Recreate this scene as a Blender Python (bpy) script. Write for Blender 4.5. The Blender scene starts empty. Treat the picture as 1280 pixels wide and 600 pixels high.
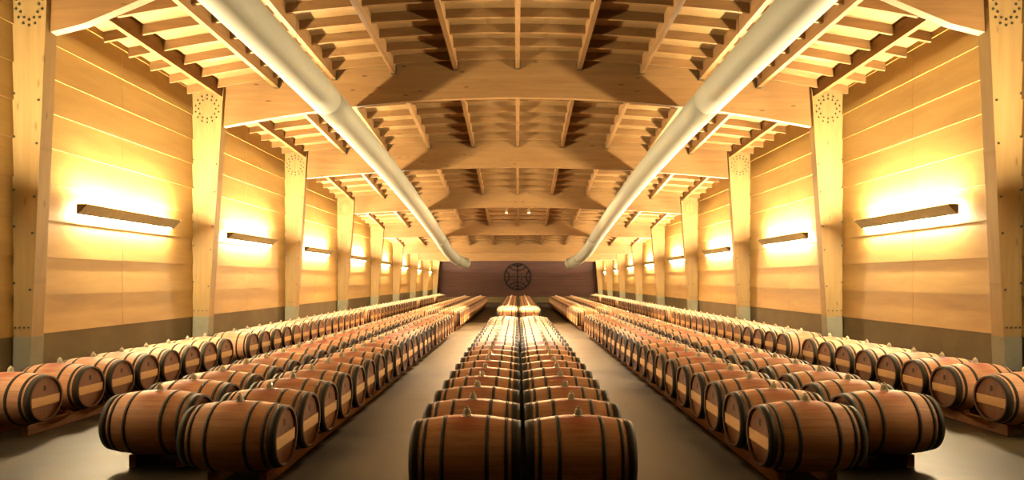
import bpy, math, random
from mathutils import Vector
random.seed(7)
C = bpy.context.scene.collection
PI = math.pi
CAM = 2.045                                   # eye height
WX = 7.6                                      # half width between the wall faces

# ---------------------------------------------------------------- materials
def new_mat(name):
    m = bpy.data.materials.new(name); m.use_nodes = True
    nt = m.node_tree
    return m, nt, nt.nodes['Principled BSDF']

def N(nt, t, **kw):
    n = nt.nodes.new(t)
    for k, v in kw.items():
        if k in n.inputs: n.inputs[k].default_value = v
        else: setattr(n, k, v)
    return n

def math_node(nt, op, a, b=None):
    n = nt.nodes.new('ShaderNodeMath'); n.operation = op
    for i, v in enumerate((a, b)):
        if v is None: continue
        if isinstance(v, (int, float)): n.inputs[i].default_value = v
        else: nt.links.new(v, n.inputs[i])
    return n.outputs[0]

def mix(nt, fac, a, b):
    n = nt.nodes.new('ShaderNodeMix'); n.data_type = 'RGBA'
    for i, v in ((0, fac), (6, a), (7, b)):
        if isinstance(v, (int, float)): n.inputs[i].default_value = v
        elif isinstance(v, tuple): n.inputs[i].default_value = (*v[:3], 1)
        else: nt.links.new(v, n.inputs[i])
    return n.outputs[2]

def ramp(nt, fac, stops):
    n = nt.nodes.new('ShaderNodeValToRGB')
    cr = n.color_ramp
    while len(cr.elements) < len(stops): cr.elements.new(0.5)
    for e, (p, c) in zip(cr.elements, stops):
        e.position = p; e.color = (*c, 1) if len(c) == 3 else c
    nt.links.new(fac, n.inputs[0])
    return n.outputs[0]

def coords(nt, scale, source='Object', loc=(0, 0, 0)):
    t = nt.nodes.new('ShaderNodeTexCoord'); mp = nt.nodes.new('ShaderNodeMapping')
    mp.inputs['Scale'].default_value = scale; mp.inputs['Location'].default_value = loc
    nt.links.new(t.outputs[source], mp.inputs[0])
    return mp.outputs[0]

def noise(nt, vec, scale, detail=4, rough=0.55, dist=0.0):
    n = N(nt, 'ShaderNodeTexNoise', Scale=scale, Detail=detail, Roughness=rough, Distortion=dist)
    nt.links.new(vec, n.inputs['Vector'])
    return n.outputs['Fac']

def wood(name, dark, light, stretch, scale=1.0, rough=0.55, knots=0.0, spec=0.3, lam=None):
    m, nt, b = new_mat(name)
    v = coords(nt, stretch)
    g = noise(nt, v, 3.0 * scale, 6, 0.6, 0.4)
    col = ramp(nt, g, [(0.3, dark), (0.7, light)])
    fine = noise(nt, v, 16 * scale, 3, 0.6)
    mid = tuple(0.5 * (a + c) for a, c in zip(dark, light))
    col = mix(nt, math_node(nt, 'MULTIPLY', fine, 0.28), col, tuple(0.7 * x for x in mid))
    if knots:
        vo = N(nt, 'ShaderNodeTexVoronoi', Scale=2.3 * scale)
        nt.links.new(coords(nt, tuple(max(0.35, s ** 0.5) for s in stretch)), vo.inputs['Vector'])
        k = ramp(nt, vo.outputs['Distance'], [(0.06, (1, 1, 1)), (0.13, (0, 0, 0))])
        col = mix(nt, math_node(nt, 'MULTIPLY', k, knots), col, tuple(0.35 * x for x in dark))
    if lam:                                        # glue lines of a laminated timber
        s = nt.nodes.new('ShaderNodeSeparateXYZ')
        nt.links.new(coords(nt, (1, 1, 1)), s.inputs[0])
        f = math_node(nt, 'FRACT', math_node(nt, 'MULTIPLY', s.outputs[lam[0]], lam[1]))
        ln = ramp(nt, f, [(0.0, (1, 1, 1)), (0.06, (0, 0, 0))])
        col = mix(nt, math_node(nt, 'MULTIPLY', ln, 0.22), col, tuple(0.5 * x for x in dark))
        fl = N(nt, 'ShaderNodeTexWhiteNoise', noise_dimensions='1D')
        nt.links.new(math_node(nt, 'FLOOR', math_node(nt, 'MULTIPLY', s.outputs[lam[0]], lam[1])), fl.inputs['W'])
        col = mix(nt, math_node(nt, 'MULTIPLY', fl.outputs[0], 0.18), col, dark)
    nt.links.new(col, b.inputs['Base Color'])
    b.inputs['Roughness'].default_value = rough
    b.inputs['Specular IOR Level'].default_value = spec
    bp = N(nt, 'ShaderNodeBump', Strength=0.12, Distance=0.004)
    nt.links.new(fine, bp.inputs['Height']); nt.links.new(bp.outputs[0], b.inputs['Normal'])
    return m

M = {}
M['board'] = wood('birch_panel', (0.47, 0.30, 0.105), (0.61, 0.415, 0.155), (1, 0.25, 1.6), 0.7, 0.5)
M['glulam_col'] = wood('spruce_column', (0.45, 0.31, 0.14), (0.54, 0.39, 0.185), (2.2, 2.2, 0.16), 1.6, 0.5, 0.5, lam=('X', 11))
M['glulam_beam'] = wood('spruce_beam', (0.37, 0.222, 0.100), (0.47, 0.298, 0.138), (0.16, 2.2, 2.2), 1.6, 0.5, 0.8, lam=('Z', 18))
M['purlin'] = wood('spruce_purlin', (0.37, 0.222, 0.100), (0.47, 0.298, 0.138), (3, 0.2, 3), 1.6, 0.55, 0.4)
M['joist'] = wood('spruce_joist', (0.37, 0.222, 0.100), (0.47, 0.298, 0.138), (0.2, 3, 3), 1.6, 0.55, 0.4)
M['deck'] = wood('ceiling_ply', (0.42, 0.278, 0.130), (0.52, 0.362, 0.18), (0.35, 1.4, 1), 0.8, 0.55, 0.25)
M['endboard'] = wood('dark_board', (0.12, 0.062, 0.054), (0.16, 0.084, 0.070), (0.2, 1, 1.8), 0.7, 0.6)
M['sleeper'] = wood('sleeper_pine', (0.30, 0.15, 0.06), (0.46, 0.25, 0.10), (4, 0.5, 4), 1.5, 0.7, 0.5)

def concrete(name, dark, light, rough=0.75, sc=0.5, wet=0.0, lo=.3, hi=.68):
    m, nt, b = new_mat(name)
    v = coords(nt, (1, 1, 1))
    a = noise(nt, v, sc, 8, 0.62, 0.3)
    c = ramp(nt, a, [(lo, dark), (hi, light)])
    f = noise(nt, v, 9.0, 6, 0.7)
    c = mix(nt, math_node(nt, 'MULTIPLY', f, 0.35), c, tuple(0.6 * x for x in dark))
    nt.links.new(c, b.inputs['Base Color'])
    if wet:
        r = ramp(nt, a, [(0.35, (rough - wet,) * 3), (0.65, (rough,) * 3)])
        nt.links.new(r, b.inputs['Roughness'])
    else: b.inputs['Roughness'].default_value = rough
    bp = N(nt, 'ShaderNodeBump', Strength=0.1, Distance=0.01)
    nt.links.new(f, bp.inputs['Height']); nt.links.new(bp.outputs[0], b.inputs['Normal'])
    return m
M['floor'] = concrete('floor_concrete', (0.024, 0.018, 0.008), (0.125, 0.100, 0.048), 0.6, 0.55, 0.15, .40, .60)
M['concrete'] = concrete('wall_concrete', (0.20, 0.155, 0.080), (0.29, 0.235, 0.130), 0.85, 0.9)
M['plinth'] = concrete('plinth_concrete', (0.33, 0.31, 0.22), (0.44, 0.42, 0.31), 0.8, 1.5)

# barrels: the axis lies along x, the root stands under the bilge, parts sit 0.35 up
def barrel_wood():
    m, nt, b = new_mat('barrel_oak')
    t = nt.nodes.new('ShaderNodeTexCoord')
    s = nt.nodes.new('ShaderNodeSeparateXYZ'); nt.links.new(t.outputs['Object'], s.inputs[0])
    ang = math_node(nt, 'ARCTAN2', s.outputs['Y'], s.outputs['Z'])
    st = math_node(nt, 'MULTIPLY', math_node(nt, 'ADD', ang, PI), 28 / (2 * PI))
    info = nt.nodes.new('ShaderNodeObjectInfo')
    wn = N(nt, 'ShaderNodeTexWhiteNoise', noise_dimensions='2D')
    cb = nt.nodes.new('ShaderNodeCombineXYZ')
    nt.links.new(math_node(nt, 'FLOOR', st), cb.inputs[0]); nt.links.new(math_node(nt, 'MULTIPLY', info.outputs['Random'], 91), cb.inputs[1])
    nt.links.new(cb.outputs[0], wn.inputs['Vector'])
    col = ramp(nt, wn.outputs[0], [(0.0, (0.80, 0.485, 0.29)), (1.0, (0.92, 0.60, 0.385))])
    mp = nt.nodes.new('ShaderNodeMapping'); mp.inputs['Scale'].default_value = (0.5, 5, 5)
    nt.links.new(t.outputs['Object'], mp.inputs[0])
    off = nt.nodes.new('ShaderNodeVectorMath'); off.operation = 'ADD'
    cb2 = nt.nodes.new('ShaderNodeCombineXYZ'); nt.links.new(math_node(nt, 'MULTIPLY', info.outputs['Random'], 50), cb2.inputs[0])
    nt.links.new(mp.outputs[0], off.inputs[0]); nt.links.new(cb2.outputs[0], off.inputs[1])
    g = noise(nt, off.outputs[0], 4, 6, 0.65, 0.6)
    col = mix(nt, ramp(nt, g, [(0.35, (0.55,) * 3), (0.65, (0, 0, 0))]), col, (0.58, 0.31, 0.165))
    # whole-barrel tone
    col = mix(nt, math_node(nt, 'MULTIPLY', info.outputs['Random'], 0.35), col, (0.68, 0.37, 0.195))
    seam = math_node(nt, 'ABSOLUTE', math_node(nt, 'SUBTRACT', math_node(nt, 'FRACT', st), 0.5))
    sl = ramp(nt, seam, [(0.455, (0, 0, 0)), (0.49, (0.34,) * 3)])
    col = mix(nt, sl, col, (0.13, 0.06, 0.025))
    # wine spilt round the bung
    dx = math_node(nt, 'MULTIPLY', s.outputs['X'], 3.6)
    dy = math_node(nt, 'MULTIPLY', s.outputs['Y'], 2.6)
    d2 = math_node(nt, 'SQRT', math_node(nt, 'ADD', math_node(nt, 'MULTIPLY', dx, dx), math_node(nt, 'MULTIPLY', dy, dy)))
    d3 = math_node(nt, 'ADD', d2, math_node(nt, 'MULTIPLY', math_node(nt, 'SUBTRACT', g, 0.5), 0.5))
    up = math_node(nt, 'GREATER_THAN', s.outputs['Z'], 0.0)
    k = math_node(nt, 'MULTIPLY', ramp(nt, d3, [(0.25, (1, 1, 1)), (0.75, (0, 0, 0))]), up)
    k = math_node(nt, 'MULTIPLY', k, math_node(nt, 'MULTIPLY_ADD', info.outputs['Random'], 0.5))
    col = mix(nt, k, col, (0.50, 0.17, 0.12))
    nt.links.new(col, b.inputs['Base Color'])
    b.inputs['Roughness'].default_value = 0.55; b.inputs['Specular IOR Level'].default_value = 0.3
    bp = N(nt, 'ShaderNodeBump', Strength=0.25, Distance=0.003)
    nt.links.new(math_node(nt, 'SUBTRACT', g, sl), bp.inputs['Height']); nt.links.new(bp.outputs[0], b.inputs['Normal'])
    return m
M['oak'] = barrel_wood()
M['head'] = wood('barrel_head_oak', (0.24, 0.11, 0.055), (0.34, 0.17, 0.085), (1, 4, 0.5), 2, 0.6)
M['chime'] = wood('chime_oak', (0.16, 0.085, 0.045), (0.24, 0.13, 0.07), (3, 3, 3), 2, 0.7)
M['bar'] = wood('pale_head_bar', (0.62, 0.38, 0.17), (0.74, 0.48, 0.23), (1, 0.6, 5), 2, 0.6)
def plain(name, c, rough, metal=0.0, spec=0.5, flat=False):
    m, nt, b = new_mat(name)
    v = coords(nt, (1, 1, 1))
    n = noise(nt, v, 14, 5, 0.65)
    nt.links.new(ramp(nt, n, [(0.3, tuple((0.97 if flat else 0.75) * x for x in c)), (0.7, c)]), b.inputs['Base Color'])
    b.inputs['Roughness'].default_value = rough; b.inputs['Metallic'].default_value = metal
    b.inputs['Specular IOR Level'].default_value = spec
    return m
M['hoop'] = plain('galvanised_hoop', (0.085, 0.070, 0.046), 0.65, 0.15)
M['bung'] = plain('pale_bung', (0.80, 0.74, 0.56), 0.15, 0.0)
M['ink'] = plain('burnt_brand', (0.05, 0.022, 0.012), 0.8)
M['lampmetal'] = plain('lamp_metal', (0.50, 0.41, 0.25), 0.5, 0.0)
M['lampdark'] = plain('lamp_end_metal', (0.16, 0.11, 0.06), 0.5)
M['bolt'] = plain('bolt_zinc', (0.16, 0.16, 0.11), 0.5, 0.6)
M['duct'] = plain('duct_paint', (0.47, 0.46, 0.37), 0.65, flat=True)
M['iron'] = plain('black_iron', (0.022, 0.009, 0.007), 0.7, 0.1)
def emit(name, c, s):
    m, nt, b = new_mat(name)
    b.inputs['Base Color'].default_value = (*c, 1)
    b.inputs['Emission Color'].default_value = (*c, 1); b.inputs['Emission Strength'].default_value = s
    return m
WARM = (1.0, 0.81, 0.50)
M['tube'] = emit('lit_tube', WARM, 34)
M['tube_low'] = emit('lit_tube_low', WARM, 92)
M['tube_near'] = emit('lit_tube_dim', WARM, 34)
M['tube_near_up'] = emit('lit_tube_near', WARM, 60)
M['bulb'] = emit('lit_bulb', (1.0, 0.75, 0.45), 60)

KA = 0.62                                      # film-dark timber: every base colour is taken down together
for m in M.values():
    nt = m.node_tree; b = nt.nodes['Principled BSDF']
    if b.inputs['Base Color'].is_linked:
        src = b.inputs['Base Color'].links[0].from_socket
        vm = nt.nodes.new('ShaderNodeVectorMath'); vm.operation = 'SCALE'; vm.inputs['Scale'].default_value = KA
        gm = N(nt, 'ShaderNodeGamma', Gamma=1.22); nt.links.new(src, gm.inputs[0])
        nt.links.new(gm.outputs[0], vm.inputs[0]); nt.links.new(vm.outputs[0], b.inputs['Base Color'])
        b.inputs['Specular IOR Level'].default_value *= .6

# ---------------------------------------------------------------- mesh helpers
class MB:
    def __init__(s): s.v = []; s.f = []; s.m = []; s.sm = []
    def add(s, vs, fs, mi=0, smooth=False):
        b = len(s.v); s.v += [tuple(v) for v in vs]
        for f in fs: s.f.append(tuple(b + i for i in f)); s.m.append(mi); s.sm.append(smooth)
    def box(s, x0, x1, y0, y1, z0, z1, mi=0):
        s.hexa([(x0, y0, z0), (x1, y0, z0), (x1, y1, z0), (x0, y1, z0), (x0, y0, z1), (x1, y0, z1), (x1, y1, z1), (x0, y1, z1)], mi)
    def hexa(s, p, mi=0):
        s.add(p, [(0, 3, 2, 1), (4, 5, 6, 7), (0, 1, 5, 4), (1, 2, 6, 5), (2, 3, 7, 6), (3, 0, 4, 7)], mi)
    def loft(s, rings, mi=0, closed=True, caps=True, smooth=False):
        n = len(rings[0]); vs = [p for r in rings for p in r]; fs = []
        for i in range(len(rings) - 1):
            for j in range(n if closed else n - 1):
                k = (j + 1) % n
                fs.append((i * n + j, i * n + k, (i + 1) * n + k, (i + 1) * n + j))
        b = len(s.v); s.add(vs, fs, mi, smooth)
        if caps and closed:
            s.f.append(tuple(b + j for j in reversed(range(n)))); s.m.append(mi); s.sm.append(False)
            s.f.append(tuple(b + (len(rings) - 1) * n + j for j in range(n))); s.m.append(mi); s.sm.append(False)
    def lathe_x(s, prof, seg=32, mi=0, smooth=True, caps=False, cz=0.0):
        s.loft([[(x, r * math.sin(2 * PI * j / seg), cz + r * math.cos(2 * PI * j / seg)) for j in range(seg)] for x, r in prof], mi, True, caps, smooth)
    def lathe_z(s, prof, seg=16, mi=0, c=(0, 0, 0)):
        s.loft([[(c[0] + r * math.cos(2 * PI * j / seg), c[1] + r * math.sin(2 * PI * j / seg), c[2] + z) for j in range(seg)] for r, z in prof], mi, True, True, False)
    def build(s, name, mat, parent=None, bevel=0.0):
        me = bpy.data.meshes.new(name); me.from_pydata(s.v, [], s.f)
        for mm in (mat if isinstance(mat, (list, tuple)) else [mat]): me.materials.append(mm)
        me.polygons.foreach_set('material_index', s.m); me.polygons.foreach_set('use_smooth', s.sm)
        me.update()
        import bmesh
        bm = bmesh.new(); bm.from_mesh(me); bmesh.ops.recalc_face_normals(bm, faces=bm.faces); bm.to_mesh(me); bm.free()
        o = bpy.data.objects.new(name, me); C.objects.link(o)
        if parent: o.parent = parent
        if bevel:
            md = o.modifiers.new('edge', 'BEVEL'); md.width = bevel; md.segments = 2; md.limit_method = 'ANGLE'
        return o

def tag(o, label=None, cat=None, group=None, kind=None):
    if label: o['label'] = label
    if cat: o['category'] = cat
    if group: o['group'] = group
    if kind: o['kind'] = kind
    return o
def empty(name, loc=(0, 0, 0)):
    o = bpy.data.objects.new(name, None); C.objects.link(o); o.location = loc; o.empty_display_size = 0.1
    return o
ONES = ['', 'first', 'second', 'third', 'fourth', 'fifth', 'sixth', 'seventh', 'eighth', 'ninth', 'tenth', 'eleventh', 'twelfth', 'thirteenth',
        'fourteenth', 'fifteenth', 'sixteenth', 'seventeenth', 'eighteenth', 'nineteenth']
def nth(n):
    if n < 20: return ONES[n]
    t = {2: 'twent', 3: 'thirt', 4: 'fort', 5: 'fift'}[n // 10]
    return t + 'ieth' if n % 10 == 0 else t + 'y-' + ONES[n % 10]
SIDE = {-1: 'left', 1: 'right'}

# ---------------------------------------------------------------- roof line
COLS = [3.6, 9.5, 14.75, 20.6, 26.6, 32.6, 38.4, 44.5, 50.5, 56.4]
YEND = 57.5
KN = [(-3, 4.4, .0130), (9.5, 4.38, .0130), (14.75, 4.29, .0141), (20.6, 3.69, .0074), (26.6, 3.06, .0056), (32.6, 2.32, .0034), (38.4, 1.68, .002), (44.5, 1.47, .001), (50.5, 1.6, .001), (58, 1.75, .001)]
def roof(y):                                   # beam underside at the middle, and its fall
    for (a, za, ca), (b, zb, cb) in zip(KN, KN[1:]):
        if y <= b:
            t = (y - a) / (b - a); return CAM + za + (zb - za) * t, ca + (cb - ca) * t
    return CAM + KN[-1][1], KN[-1][2]
def rz(x, y, up):
    z, c = roof(y)
    if up > 0:                                 # the timbers get shallower towards the far end
        for (a, fa), (b_, fb) in zip(DEPTH, DEPTH[1:]):
            if y <= b_: up *= fa + (fb - fa) * (y - a) / (b_ - a); break
        else: up *= .68
    return z + up - c * x * x
DECK = 0.98
DEPTH = [(-9, 1), (20.6, .98), (26.6, .80), (32.6, .72), (38.4, .68)]
PUR = [0, 1.45, 2.9, 4.3, 5.65, 6.95]
PX = sorted({s * p for p in PUR for s in (-1, 1)})

# ---------------------------------------------------------------- setting
b = MB(); b.box(-9, 9, -4, YEND + .5, -0.2, 0)
tag(b.build('floor', M['floor']), kind='structure')

b = MB()
xs = [-7.9 + 15.8 * i / 24 for i in range(25)]
ys = [-4] + COLS + [YEND + .3]
for y0, y1 in zip(ys, ys[1:]):
    rings = []
    for y in (y0, y1):
        rings.append([(x, y, rz(x, y, DECK)) for x in xs] + [(x, y, rz(x, y, DECK + .12)) for x in reversed(xs)])
    b.loft(rings)
tag(b.build('ceiling', M['deck']), kind='structure')

SEAM = [-.855, -.24, .365, .965, 1.555, 2.14, 2.71, 3.28, 3.85, 4.42, 4.99, 5.5]
for s in (-1, 1):
    b = MB()                                   # lapped panels: every board stands out over the one below
    for z0, z1 in zip(SEAM, SEAM[1:]):
        for y0, y1 in zip(ys, ys[1:]):
            ym = 0.5 * (y0 + y1)
            for ya, yb in ((y0, ym - .004), (ym + .004, y1)):
                p = [(WX - .028, CAM + z0), (WX - .004, CAM + z1 + .03), (WX + .12, CAM + z1 + .03), (WX + .12, CAM + z0)]
                b.loft([[(s * x, y, z) for x, z in p] for y in (ya, yb)])
    tag(b.build('wall_' + SIDE[s], M['board']), kind='structure')
    b = MB(); b.box(min(s * (WX + .0), s * (WX + .3)), max(s * (WX + .0), s * (WX + .3)), -4, YEND + .3, 0, CAM - .855)
    tag(b.build('baseboard_' + SIDE[s], M['concrete']), kind='structure')

b = MB()
zz = 0.6
while zz < 5.5:
    p = [(YEND, zz), (YEND + .012, zz + .006), (YEND + .012, zz + .30), (YEND + .2, zz + .30), (YEND + .2, zz)]
    p = [(YEND + .012, zz), (YEND, zz + .012), (YEND, zz + .288), (YEND + .012, zz + .30), (YEND + .2, zz + .30), (YEND + .2, zz)]
    b.loft([[(x, y, z) for y, z in p] for x in (-8, 8)]); zz += .30
tag(b.build('wall_back', M['endboard']), kind='structure')
b = MB(); b.box(-7.6, 7.6, YEND - .05, YEND + .2, 0, .52)
tag(b.build('baseboard_back', M['concrete']), kind='structure')
b = MB(); b.box(-7.6, 7.6, YEND - .08, YEND + .2, .52, .6)
tag(b.build('trim_1', M['endboard']), kind='structure')

# ---------------------------------------------------------------- columns and beams
CT = .25                                       # column thickness
def bolt(b, x, y, z, r=.019):
    b.loft([[(x + q * r * math.cos(PI / 3 * j), yy, z + q * r * math.sin(PI / 3 * j)) for j in range(6)] for q, yy in ((1, y + .004), (1, y - .014), (.7, y - .02))])
WB = {1: (.235, .54)}
def col_w(i, z):
    wb, wt = WB.get(i, (.31, .74))
    zt = rz(7.1, COLS[i], DECK)
    zt = max(zt, 5.2)
    return wb + (wt - wb) * min(1, z / zt)
COLP = CAM - .855
for i, y in enumerate(COLS):
    for s in (-1, 1):
        zt = rz(7.2, y, DECK) - .01
        xo = WX - .002
        def prism(z0, z1, grow=0.0):
            bb = MB(); w0, w1 = col_w(i, z0) + grow, col_w(i, z1) + grow
            pts = [(xo, z0), (xo - w0, z0), (xo - w1, z1), (xo, z1)]
            bb.loft([[(s * x, yy, z) for x, z in pts] for yy in (y - grow, y + CT + grow)])
            return bb
        c = empty('column', (0, 0, 0))
        prism(COLP, zt).build('shaft', M['glulam_col'], c, .006)
        prism(0, COLP, .004).build('plinth', M['plinth'], c, .006)
        if 1 <= i <= 5:
            r = MB(); zc = zt - .52; xc = xo - .5 * col_w(i, zc)
            k = min(1, col_w(i, zc) / .7)
            for rr, n in ((.20, 12), (.275, 14)):
                for j in range(n):
                    a = 2 * PI * (j + .5 * (n == 14)) / n
                    bolt(r, s * (xc + rr * k * math.cos(a)), y, zc + rr * 1.15 * math.sin(a))
            for zb in (1.9, 2.75, 3.3, 4.1, 4.75):
                if zb < zc - .5:
                    bolt(r, s * (xo - .03), y, zb + .1); bolt(r, s * (xo - col_w(i, zb) + .05), y, zb)
            for q in range(4): bolt(r, s * (xo - .05 - q * (col_w(i, COLP) - .09) / 3), y, COLP + .14, .014)
            r.build('bolt_pattern', M['bolt'], c)
        tag(c, f'laminated timber column on grey plinth, {nth(i)} in view along the {SIDE[s]} wall' if i else f'laminated timber column nearest the entrance on the {SIDE[s]} wall',
            'column', 'columns along the ' + SIDE[s] + ' wall', 'structure')

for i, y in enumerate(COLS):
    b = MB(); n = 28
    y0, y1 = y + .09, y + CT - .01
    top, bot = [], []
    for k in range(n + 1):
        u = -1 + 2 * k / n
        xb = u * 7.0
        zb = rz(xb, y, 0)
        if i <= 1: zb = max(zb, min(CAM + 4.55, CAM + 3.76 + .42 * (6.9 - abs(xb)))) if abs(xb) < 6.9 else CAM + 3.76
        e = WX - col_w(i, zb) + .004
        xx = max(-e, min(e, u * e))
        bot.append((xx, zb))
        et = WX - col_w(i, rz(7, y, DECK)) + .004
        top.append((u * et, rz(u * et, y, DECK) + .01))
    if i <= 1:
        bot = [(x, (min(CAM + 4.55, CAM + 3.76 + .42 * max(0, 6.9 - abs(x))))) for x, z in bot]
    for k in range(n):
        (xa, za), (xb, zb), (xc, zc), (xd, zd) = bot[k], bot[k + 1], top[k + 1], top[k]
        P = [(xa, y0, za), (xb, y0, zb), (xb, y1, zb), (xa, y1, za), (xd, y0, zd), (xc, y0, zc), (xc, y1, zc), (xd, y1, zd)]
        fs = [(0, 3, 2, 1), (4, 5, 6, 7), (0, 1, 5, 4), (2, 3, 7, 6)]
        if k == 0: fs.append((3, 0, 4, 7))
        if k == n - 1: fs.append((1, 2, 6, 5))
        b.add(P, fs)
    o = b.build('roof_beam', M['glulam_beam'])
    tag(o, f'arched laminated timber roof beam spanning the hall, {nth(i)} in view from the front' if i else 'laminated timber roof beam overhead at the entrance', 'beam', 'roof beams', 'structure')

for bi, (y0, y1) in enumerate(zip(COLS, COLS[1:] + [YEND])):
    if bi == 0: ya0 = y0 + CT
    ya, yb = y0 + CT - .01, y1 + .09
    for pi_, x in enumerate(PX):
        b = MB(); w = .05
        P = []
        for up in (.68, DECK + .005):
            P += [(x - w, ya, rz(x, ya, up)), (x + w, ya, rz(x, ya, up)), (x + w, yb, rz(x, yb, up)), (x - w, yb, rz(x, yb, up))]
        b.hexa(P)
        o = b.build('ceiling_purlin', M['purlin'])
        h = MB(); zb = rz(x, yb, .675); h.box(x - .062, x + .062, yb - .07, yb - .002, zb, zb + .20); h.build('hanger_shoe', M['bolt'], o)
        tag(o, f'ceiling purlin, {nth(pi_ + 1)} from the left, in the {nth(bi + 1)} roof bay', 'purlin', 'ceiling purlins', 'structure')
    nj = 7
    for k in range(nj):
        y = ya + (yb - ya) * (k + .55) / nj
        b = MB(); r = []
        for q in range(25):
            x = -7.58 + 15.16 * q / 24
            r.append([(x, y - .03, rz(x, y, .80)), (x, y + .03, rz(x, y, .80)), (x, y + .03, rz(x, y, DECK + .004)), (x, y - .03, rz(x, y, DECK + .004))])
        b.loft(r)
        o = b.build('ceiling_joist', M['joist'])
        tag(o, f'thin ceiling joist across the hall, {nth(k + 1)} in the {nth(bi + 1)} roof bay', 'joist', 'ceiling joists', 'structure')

# ---------------------------------------------------------------- wall lamps
def lamp_z(y): return CAM + 1.22 - .0108 * (y - 11)
for bi, (y0, y1) in enumerate(zip(COLS, COLS[1:])):
    ym = .5 * (y0 + y1 + .25); hl = 1.5
    for s in (-1, 1):
        root = empty('wall_lamp', (s * WX, ym, lamp_z(ym)))
        sec = [(.105, -.088), (.118, -.09), (.285, .085), (.272, .088)]
        for ya, yb in ((-hl, 0), (0, hl)):
            b = MB(); b.loft([[(-s * d, y, z) for d, z in sec] for y in (ya, yb)])
            b.build('fascia', M['lampmetal'], root)
        for y in (-hl, hl):
            b = MB(); b.loft([[(-s * d, yy, z) for d, z in ((.10, -.088), (.112, -.092), (.287, .09), (.10, .09))] for yy in (y - .006, y + .006)])
            b.build('end_cap', M['lampdark'], root)
        for q in (-1, 1):
            b = MB(); x0, x1 = sorted((-s * .01, -s * .11)); b.box(x0, x1, q * .9 - .03, q * .9 + .03, -.085, -.06); b.build('bracket', M['lampmetal'], root)
        for zt in (.055, -.098):
            b = MB(); b.loft([[(-s * (.15 if zt > 0 else .078) + .017 * math.cos(PI / 4 * j), y, zt + .017 * math.sin(PI / 4 * j)) for j in range(8)] for y in (-hl + .06, hl - .06)], smooth=True)
            o = b.build('tube', ((M['tube'] if zt > 0 else M['tube_low']) if bi else (M['tube_near_up'] if zt > 0 else M['tube_near'])), root); o['label'] = 'fluorescent tube'
        l = bpy.data.lights.new('lamp_uplight', 'AREA'); l.shape = 'RECTANGLE'; l.size = .03; l.size_y = 2 * hl - .1
        l.energy = 76 if bi else 34; l.color = WARM; l.spread = math.radians(180)
        lo_ = bpy.data.objects.new('lamp_uplight', l); C.objects.link(lo_); lo_.parent = root; lo_.location = (-s * .19, 0, .092)
        lo_.rotation_euler = (0, PI - s * math.atan2(.62, .78), 0)   # long side along the lamp, facing up and into the hall
        if bi: lab = f'dark slanted wall lamp glowing above and below, {nth(bi)} in view along the {SIDE[s]} wall'
        else: lab = f'wall lamp before the first {SIDE[s]} column in view'
        tag(root, lab, 'wall lamp', 'lamps on the ' + SIDE[s] + ' wall')

# ---------------------------------------------------------------- air ducts
for s in (-1, 1):
    pts = [(3.92, 3.0, 3.92), (3.92, 9.4, 3.80), (3.92, 14.7, 3.60), (3.88, 20.7, 3.17), (3.88, 26.7, 2.62), (3.88, 31.5, 2.08), (3.86, 33.6, 1.76), (3.76, 35.0, 1.50), (3.55, 36.1, 1.24), (3.25, 36.8, 1.05), (2.98, 37.0, .98)]
    P = [Vector((s * x, y, CAM + z)) for x, y, z in pts]
    fine = []                                  # smooth path
    for i in range(len(P) - 1):
        p0, p1, p2, p3 = P[max(i - 1, 0)], P[i], P[i + 1], P[min(i + 2, len(P) - 1)]
        for k in range(6):
            t = k / 6
            fine.append(.5 * ((2 * p1) + (p2 - p0) * t + (2 * p0 - 5 * p1 + 4 * p2 - p3) * t * t + (3 * p1 - p0 - 3 * p2 + p3) * t ** 3))
    fine.append(P[-1])
    def ring(i, r):
        d = (fine[min(i + 1, len(fine) - 1)] - fine[max(i - 1, 0)]).normalized()
        u = d.cross(Vector((0, 0, 1))).normalized(); v = u.cross(d)
        return [fine[i] + r * (math.cos(2 * PI * j / 28) * u + math.sin(2 * PI * j / 28) * v) for j in range(28)]
    root = empty('ventilation_duct', (s * 3.92, 3, 0))
    def tube(i0, i1, r, name, cap=False):
        b = MB(); rings = [ring(i, r) for i in range(i0, i1 + 1)]
        if cap:
            d = (fine[-1] - fine[-2]).normalized(); c = fine[-1]
            for q in (20, 45, 65, 85):
                rings.append([c + (p - c) * math.cos(math.radians(q)) + d * r * .6 * math.sin(math.radians(q)) for p in ring(len(fine) - 1, r)])
        b.loft(rings, smooth=True)
        o = b.build(name, M['duct'], root); o.location = (-s * 3.92, -3, 0); return o
    tube(0, 10, .31, 'pipe_section'); tube(10, 30, .31, 'pipe_section'); tube(30, 48, .31, 'pipe_section'); tube(48, len(fine) - 1, .31, 'elbow_outlet', True)
    for i in (10, 30, 48):
        b = MB(); d = (fine[i + 1] - fine[i - 1]).normalized()
        b.loft([[p + d * q for p in ring(i, rr)] for q, rr in ((-.015, .3105), (-.012, .314), (.012, .314), (.015, .3105))], smooth=False)
        o = b.build('joint_band', M['duct'], root); o.location = (-s * 3.92, -3, 0)
    for i in (8, 20, 34, 44):                  # hanger rods up to the roof
        p = fine[i]; zt = rz(p.x, p.y, DECK)
        b = MB(); b.lathe_z([(.004, p.z + .25), (.004, zt)], 8, 0, (p.x, p.y, 0))
        o = b.build('hanger_rod', M['bolt'], root); o.location = (-s * 3.92, -3, 0)
    tag(root, f'long cream round air duct hung under the beams on the {SIDE[s]} side', 'air duct', 'air ducts')

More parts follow.
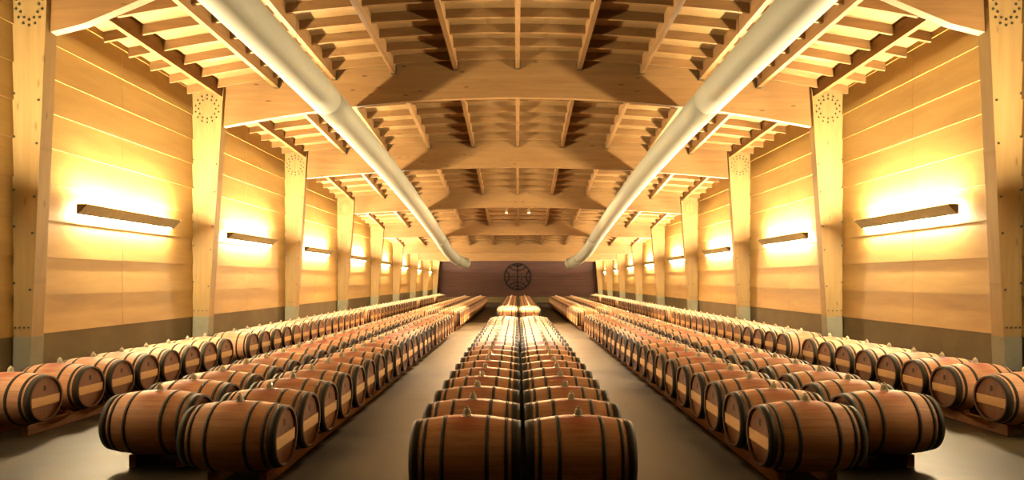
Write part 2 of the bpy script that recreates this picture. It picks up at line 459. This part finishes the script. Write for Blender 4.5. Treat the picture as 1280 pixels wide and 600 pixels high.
# ---------------------------------------------------------------- emblem on the back wall
root = empty('emblem_sign', (0, YEND, CAM + .30))
R = 1.26
def band(r0, r1, cx, cz, a0, a1, name, n=24, yth=.05, clip=True):
    b = MB(); rings = []
    for k in range(n + 1):
        a = a0 + (a1 - a0) * k / n
        ca, sa = math.cos(a), math.sin(a)
        rings.append([(cx + r0 * ca, -.02, cz + r0 * sa), (cx + r1 * ca, -.02, cz + r1 * sa), (cx + r1 * ca, -.02 - yth, cz + r1 * sa), (cx + r0 * ca, -.02 - yth, cz + r0 * sa)])
    b.loft(rings); return b.build(name, M['iron'], root)
band(R - .14, R, 0, 0, 0, 2 * PI, 'outer_ring', 64)
b = MB(); b.box(-.06, .06, -.07, -.02, -R + .06, R - .06); b.build('cross_bar', M['iron'], root)
b = MB(); b.box(-R + .06, R - .06, -.071, -.019, -.045, .045); b.build('cross_bar', M['iron'], root)
def arc(ang, dist, rad, wid):                  # an arc centred near the rim, cut by the rim
    cx, cz = dist * math.cos(ang), dist * math.sin(ang)
    cosb = (dist * dist + rad * rad - (R - .05) ** 2) / (2 * dist * rad)
    h = math.acos(max(-1, min(1, cosb)))
    band(rad - wid / 2, rad + wid / 2, cx, cz, ang + PI - h, ang + PI + h, 'arc_bar')
for r_ in (.95, .55): arc(PI / 2, 1.5, r_, .11)
arc(PI / 2, 1.35, .40, .08)
for r_ in (.95, .62, .38): arc(-PI / 2, 1.45, r_, .10)
for an in (0, PI): arc(an, 1.35, .58, .13)
for x in (-.33, .33):
    for z in (-.29, .22):
        b = MB(); b.loft([[(x + r * math.cos(PI / 6 * j), y, z + r * math.sin(PI / 6 * j)) for j in range(12)] for r, y in ((.07, -.0), (.07, -.05), (.05, -.06))]); b.build('stud', M['iron'], root)
tag(root, 'round black iron emblem with cross bars and arcs on the dark back wall', 'emblem')

# ---------------------------------------------------------------- barrels
L2 = .4775
def R_at(x): return .35 - .058 * (abs(x) / L2) ** 2.0
def stave_prof(x0=-L2, x1=L2, n=18): return [(x0 + (x1 - x0) * k / n, R_at(x0 + (x1 - x0) * k / n)) for k in range(n + 1)]
HOOPS = [(-.4775, -.400), (-.372, -.340), (-.208, -.174), (.174, .208), (.340, .372), (.400, .4775)]
def staves(b, seg, mi=0, n=18, solid=False):
    pr = stave_prof(n=n)
    if solid:
        pr = [(-L2, 0.001)] + pr + [(L2, 0.001)]
        pr = [(-L2 + .03, .001), (-L2 + .03, .262), (-L2, .272)] + stave_prof(n=n) + [(L2, .272), (L2 - .03, .262), (L2 - .03, .001)]
    else:
        pr = [None, None] + pr + [None, None]
    if solid: b.lathe_x(pr, seg, mi)
    else:
        b.lathe_x(pr[2:-2], seg, mi)
        for q in (-1, 1): b.lathe_x([(q * (L2 - .05), .262), (q * L2, .272), (q * L2, R_at(L2))], seg, 1, smooth=False)
def hoop(b, x0, x1, seg, mi=0, t=.004):
    b.lathe_x([(x0, R_at(x0) - .002), (x0 - 0.0005, R_at(x0) + t), (x1 + .0005, R_at(x1) + t), (x1, R_at(x1) - .002)], seg, mi)
def headdisc(b, s, seg, mi=0): b.lathe_x([(s * (L2 - .028), .263), (s * (L2 - .03), .15), (s * (L2 - .03), .002)], seg, mi)
def headbar(b, s, mi=0):
    r = .258; z0, z1 = -.085, .03
    pts = []
    for z in (z0, z1): pts.append((-math.sqrt(r * r - z * z), z))
    for z in (z1, z0): pts.append((math.sqrt(r * r - z * z), z))
    b.loft([[(s * (L2 - q), y, z) for y, z in pts] for q in (.031, .012)], mi)
BUNG = [(.048, .346), (.047, .354), (.036, .357), (.035, .370), (.034, .388), (.030, .402), (.022, .412), (.013, .418), (.013, .428), (.009, .432)]

def make_barrel():
    root = empty('wine_barrel')
    def part(b, name, mat):
        o = b.build(name, mat, root); o.location = (0, 0, .35); return o
    b = MB(); staves(b, 40); part(b, 'stave_body', [M['oak'], M['chime']])
    for x0, x1 in HOOPS:
        b = MB(); hoop(b, x0, x1, 40); part(b, 'hoop', M['hoop'])
    for s in (-1, 1):
        b = MB(); headdisc(b, s, 40); h = part(b, 'head', M['head'])
        b = MB(); headbar(b, s); o = part(b, 'head_bar', M['bar']); o['label'] = 'pale plank across the head'
        b = MB()
        for r0, r1 in ((.020, .030),):
            b.loft([[(s * (L2 - .0295), r * math.cos(PI / 8 * j), .135 + 1.25 * r * math.sin(PI / 8 * j)) for j in range(16)] for r in (r0, r1)] , caps=False)
        x = s * (L2 - .029); b.add([(x, -.012, .11), (x, .012, .11), (x, .012, .16), (x, -.012, .16)], [(0, 1, 2, 3)])
        o = b.build('brand_mark', M['ink'], h); o['label'] = 'small dark burnt mark above the pale plank'
    b = MB(); b.lathe_z(BUNG, 16); o = part(b, 'bung', M['bung']); o['label'] = 'pale stopper standing on the bilge'
    return root
def single_mesh(seg, n):
    b = MB(); staves(b, seg, 0, n, True)
    for x0, x1 in HOOPS: hoop(b, x0, x1, seg, 1, .005)
    for s in (-1, 1):
        b.lathe_x([(s * (L2 - .026), .258), (s * (L2 - .026), .002)], seg, 2); headbar(b, s, 3)
    b.lathe_z(BUNG, 8, 4)
    return b
MATS = [M['oak'], M['hoop'], M['head'], M['bar'], M['bung']]
proto = make_barrel(); used = [False]
small = single_mesh(24, 10).build('wine_barrel', MATS); small_me = small.data; bpy.data.objects.remove(small)
def copy_tree(o, parent=None):
    c = o.copy(); C.objects.link(c)
    if parent: c.parent = parent
    for ch in o.children: copy_tree(ch, c)
    return c
ZB = .138 + .3437 - .35                        # barrel underside: rests on the runners
def barrel(x, y, label, group, full):
    j = lambda a: random.uniform(-a, a)
    x += j(.008); y += j(.005); rot = (0, 0, j(.012))
    if full:
        if used[0]: o = copy_tree(proto)
        else: o = proto; used[0] = True
        o.location = (x, y, ZB)
    else:
        o = bpy.data.objects.new('wine_barrel', small_me); C.objects.link(o); o.location = (x, y, ZB + .35)
    o.rotation_euler = rot
    tag(o, label, 'barrel', group)
runner_no = {}
def runner(x, y0, y1, label, ysb, chocks):
    b = MB(); b.box(-.04, .04, y0, y1, 0, .138)
    o = b.build('wooden_runner', M['sleeper'], None, .006); o.location = (x, 0, 0)
    tag(o, label, 'wooden runner', 'runners under the barrels')
    if chocks:
        for yb in ysb:
            for q in (-1, 1):
                c = MB(); ya = yb + q * .105; yo = yb + q * .20
                if yo < y0 or yo > y1: continue
                c.hexa([(-.035, min(ya, yo), .1375), (.035, min(ya, yo), .1375), (.035, max(ya, yo), .1375), (-.035, max(ya, yo), .1375)] +
                       [(-.035, min(ya, yo), .142 if q > 0 else .185), (.035, min(ya, yo), .142 if q > 0 else .185), (.035, max(ya, yo), .185 if q > 0 else .142), (-.035, max(ya, yo), .185 if q > 0 else .142)])
                k = c.build('chock', M['sleeper'], o)
def runners(x, ysb, row, per, chocks_upto, lo=.08, start=1):
    n = start
    for i in range(0, len(ysb), per):
        seg = ysb[i:i + per]
        y0 = seg[0] - lo if i == 0 else seg[0] - .355
        y1 = seg[-1] + .355 - (.01 if i + per < len(ysb) else .05)
        for dx, side in ((-.255, 'left'), (.255, 'right')):
            runner(x + dx, y0, y1, f'{nth(n)} wooden runner from the front under {side} ends of {row}', seg, seg[0] < chocks_upto)
        n += 1
    return n

XS = .045
far = []
def row(x, ys, text, group, limit=None, full_to=18.0, idx0=0):
    for k, y in enumerate(ys):
        if limit is not None and k >= limit: far.append((x, y)); continue
        barrel(x, y, f'oak wine barrel, {nth(idx0 + k + 1)} from the front in {text}', group, y < full_to)
# centre blocks
for s in (-1, 1):
    ys_ = [5.67 + .775 * k for k in range(21)]
    row(XS + s * .495, ys_, f'the {SIDE[s]} row of the near centre block', 'near centre block of barrels', full_to=16.6)
    runners(XS + s * .495, ys_, f"near centre block's {SIDE[s]} row", 7, 8)
    ys_ = [28.0 + .775 * k for k in range(28)]
    row(XS + s * .495, ys_, f'the {SIDE[s]} row of the far centre block', 'far centre block of barrels')
    runners(XS + s * .495, ys_, f"far centre block's {SIDE[s]} row", 14, 0)
    # side blocks: a row on the aisle and a row towards the wall
    for x0, yf, nm in ((2.83, 6.35, 'aisle-side'), (3.99, 6.97, 'wall-side')):
        x = XS + s * x0
        ys_ = [yf + .735 * k for k in range(23)]
        row(x, ys_, f"the {SIDE[s]} near block's {nm} row", SIDE[s] + ' near block of barrels')
        runners(x, ys_, f"{SIDE[s]} near block's {nm} row", 6, 8)
        ys_ = [25.75 + .735 * k for k in range(31)]
        row(x, ys_, f"the {SIDE[s]} far block's {nm} row", SIDE[s] + ' far block of barrels', limit=7)
        runners(x, ys_, f"{SIDE[s]} far block's {nm} row", 16, 0)
    # single row along the wall, in groups
    groups = [[8.34], [9.26 + .717 * k for k in range(7)], [14.94 + .742 * k for k in range(15)], [27.1 + .725 * k for k in range(17)],
              [41.0 + .73 * k for k in range(9)], [49.2 + .73 * k for k in range(8)]]
    idx, n = 0, 1
    for gi, g in enumerate(groups):
        row(s * 6.70, g, f'the single row along the {SIDE[s]} wall', f'barrels along the {SIDE[s]} wall', limit=0 if gi > 3 else None, full_to=17.5, idx0=idx)
        idx += len(g)
        if gi == 0: continue
        gg = groups[0] + g if gi == 1 else g
        n = runners(s * 6.70, gg, f'{SIDE[s]} wall row', 9, 12, start=n)
b = MB()
base = single_mesh(14, 6)
for x, y in far:
    b0 = len(b.v)
    b.v += [(vx + x, vy + y, vz + ZB + .35) for vx, vy, vz in base.v]
    b.f += [tuple(b0 + i for i in f) for f in base.f]; b.m += base.m; b.sm += base.sm
tag(b.build('distant_barrels', MATS), 'mass of oak barrels at the far end of the side blocks and wall rows', 'barrels', kind='stuff')

# ---------------------------------------------------------------- ceiling spotlights
def spot(x, y, z, tx, ty, tz, power, color, size, label, blend=.6):
    root = empty('spotlight', (x, y, z))
    b = MB(); b.lathe_z([(.03, .16), (.06, .14), (.075, .0), (.068, .0), (.055, .10), (.02, .11)], 20); b.build('housing', M['lampmetal'], root)
    b = MB(); b.lathe_z([(.012, .15), (.012, rz(x, y, DECK) - z)], 8); b.build('stem', M['lampmetal'], root)
    b = MB(); b.lathe_z([(.05, .03), (.052, .035), (.04, .06)], 16); b.build('bulb', M['bulb'], root)
    tag(root, label, 'spotlight', 'ceiling spotlights')
    l = bpy.data.lights.new('spot_beam', 'SPOT'); l.energy = power; l.color = color; l.spot_size = math.radians(size); l.spot_blend = blend; l.shadow_soft_size = .05
    o = bpy.data.objects.new('spot_beam', l); C.objects.link(o); o.location = (x, y, z - .03)
    o.rotation_euler = (Vector((tx, ty, tz)) - Vector((x, y, z))).to_track_quat('-Z', 'Y').to_euler()
for s in (-1, 1):
    z = rz(.52, 29.6, .62)
    spot(s * .52, 29.6, z - .02, s * 1.6, 25.5, 0, 650, (1, .58, .26), 110, f'small lit spotlight under the ceiling, {SIDE[s]} of the two between far beams')
    z = rz(.5, 15.25, .42)
    spot(s * .5, 15.25, z, s * .5, 15.0, .8, 250, (1, .93, .82), 66, f'small spotlight behind the second beam, {SIDE[s]} of the pair', 1.0)

# ---------------------------------------------------------------- camera, world, colour
cd = bpy.data.cameras.new('camera'); cam = bpy.data.objects.new('camera', cd); C.objects.link(cam)
cam.location = (0, 0, CAM); cam.rotation_euler = (PI / 2, 0, 0)
cd.sensor_width = 36; cd.lens = 790 / 1280 * 36; cd.shift_x = -7 / 1280; cd.shift_y = 50 / 1280; cd.clip_start = .05; cd.clip_end = 300
sc = bpy.context.scene; sc.camera = cam
w = bpy.data.worlds.new('world'); sc.world = w; w.use_nodes = True
w.node_tree.nodes['Background'].inputs[0].default_value = (1, .7, .45, 1); w.node_tree.nodes['Background'].inputs[1].default_value = .0
vs = sc.view_settings; vs.view_transform = 'Standard'; vs.look = 'None'; vs.gamma = 1; vs.use_curve_mapping = False; vs.exposure = 3.85
try:
    sc.cycles.max_bounces = 8; sc.cycles.diffuse_bounces = 2; sc.cycles.glossy_bounces = 3; sc.cycles.sample_clamp_indirect = 8
    sc.cycles.use_denoising = True; sc.cycles.caustics_reflective = False; sc.cycles.caustics_refractive = False
except Exception: pass
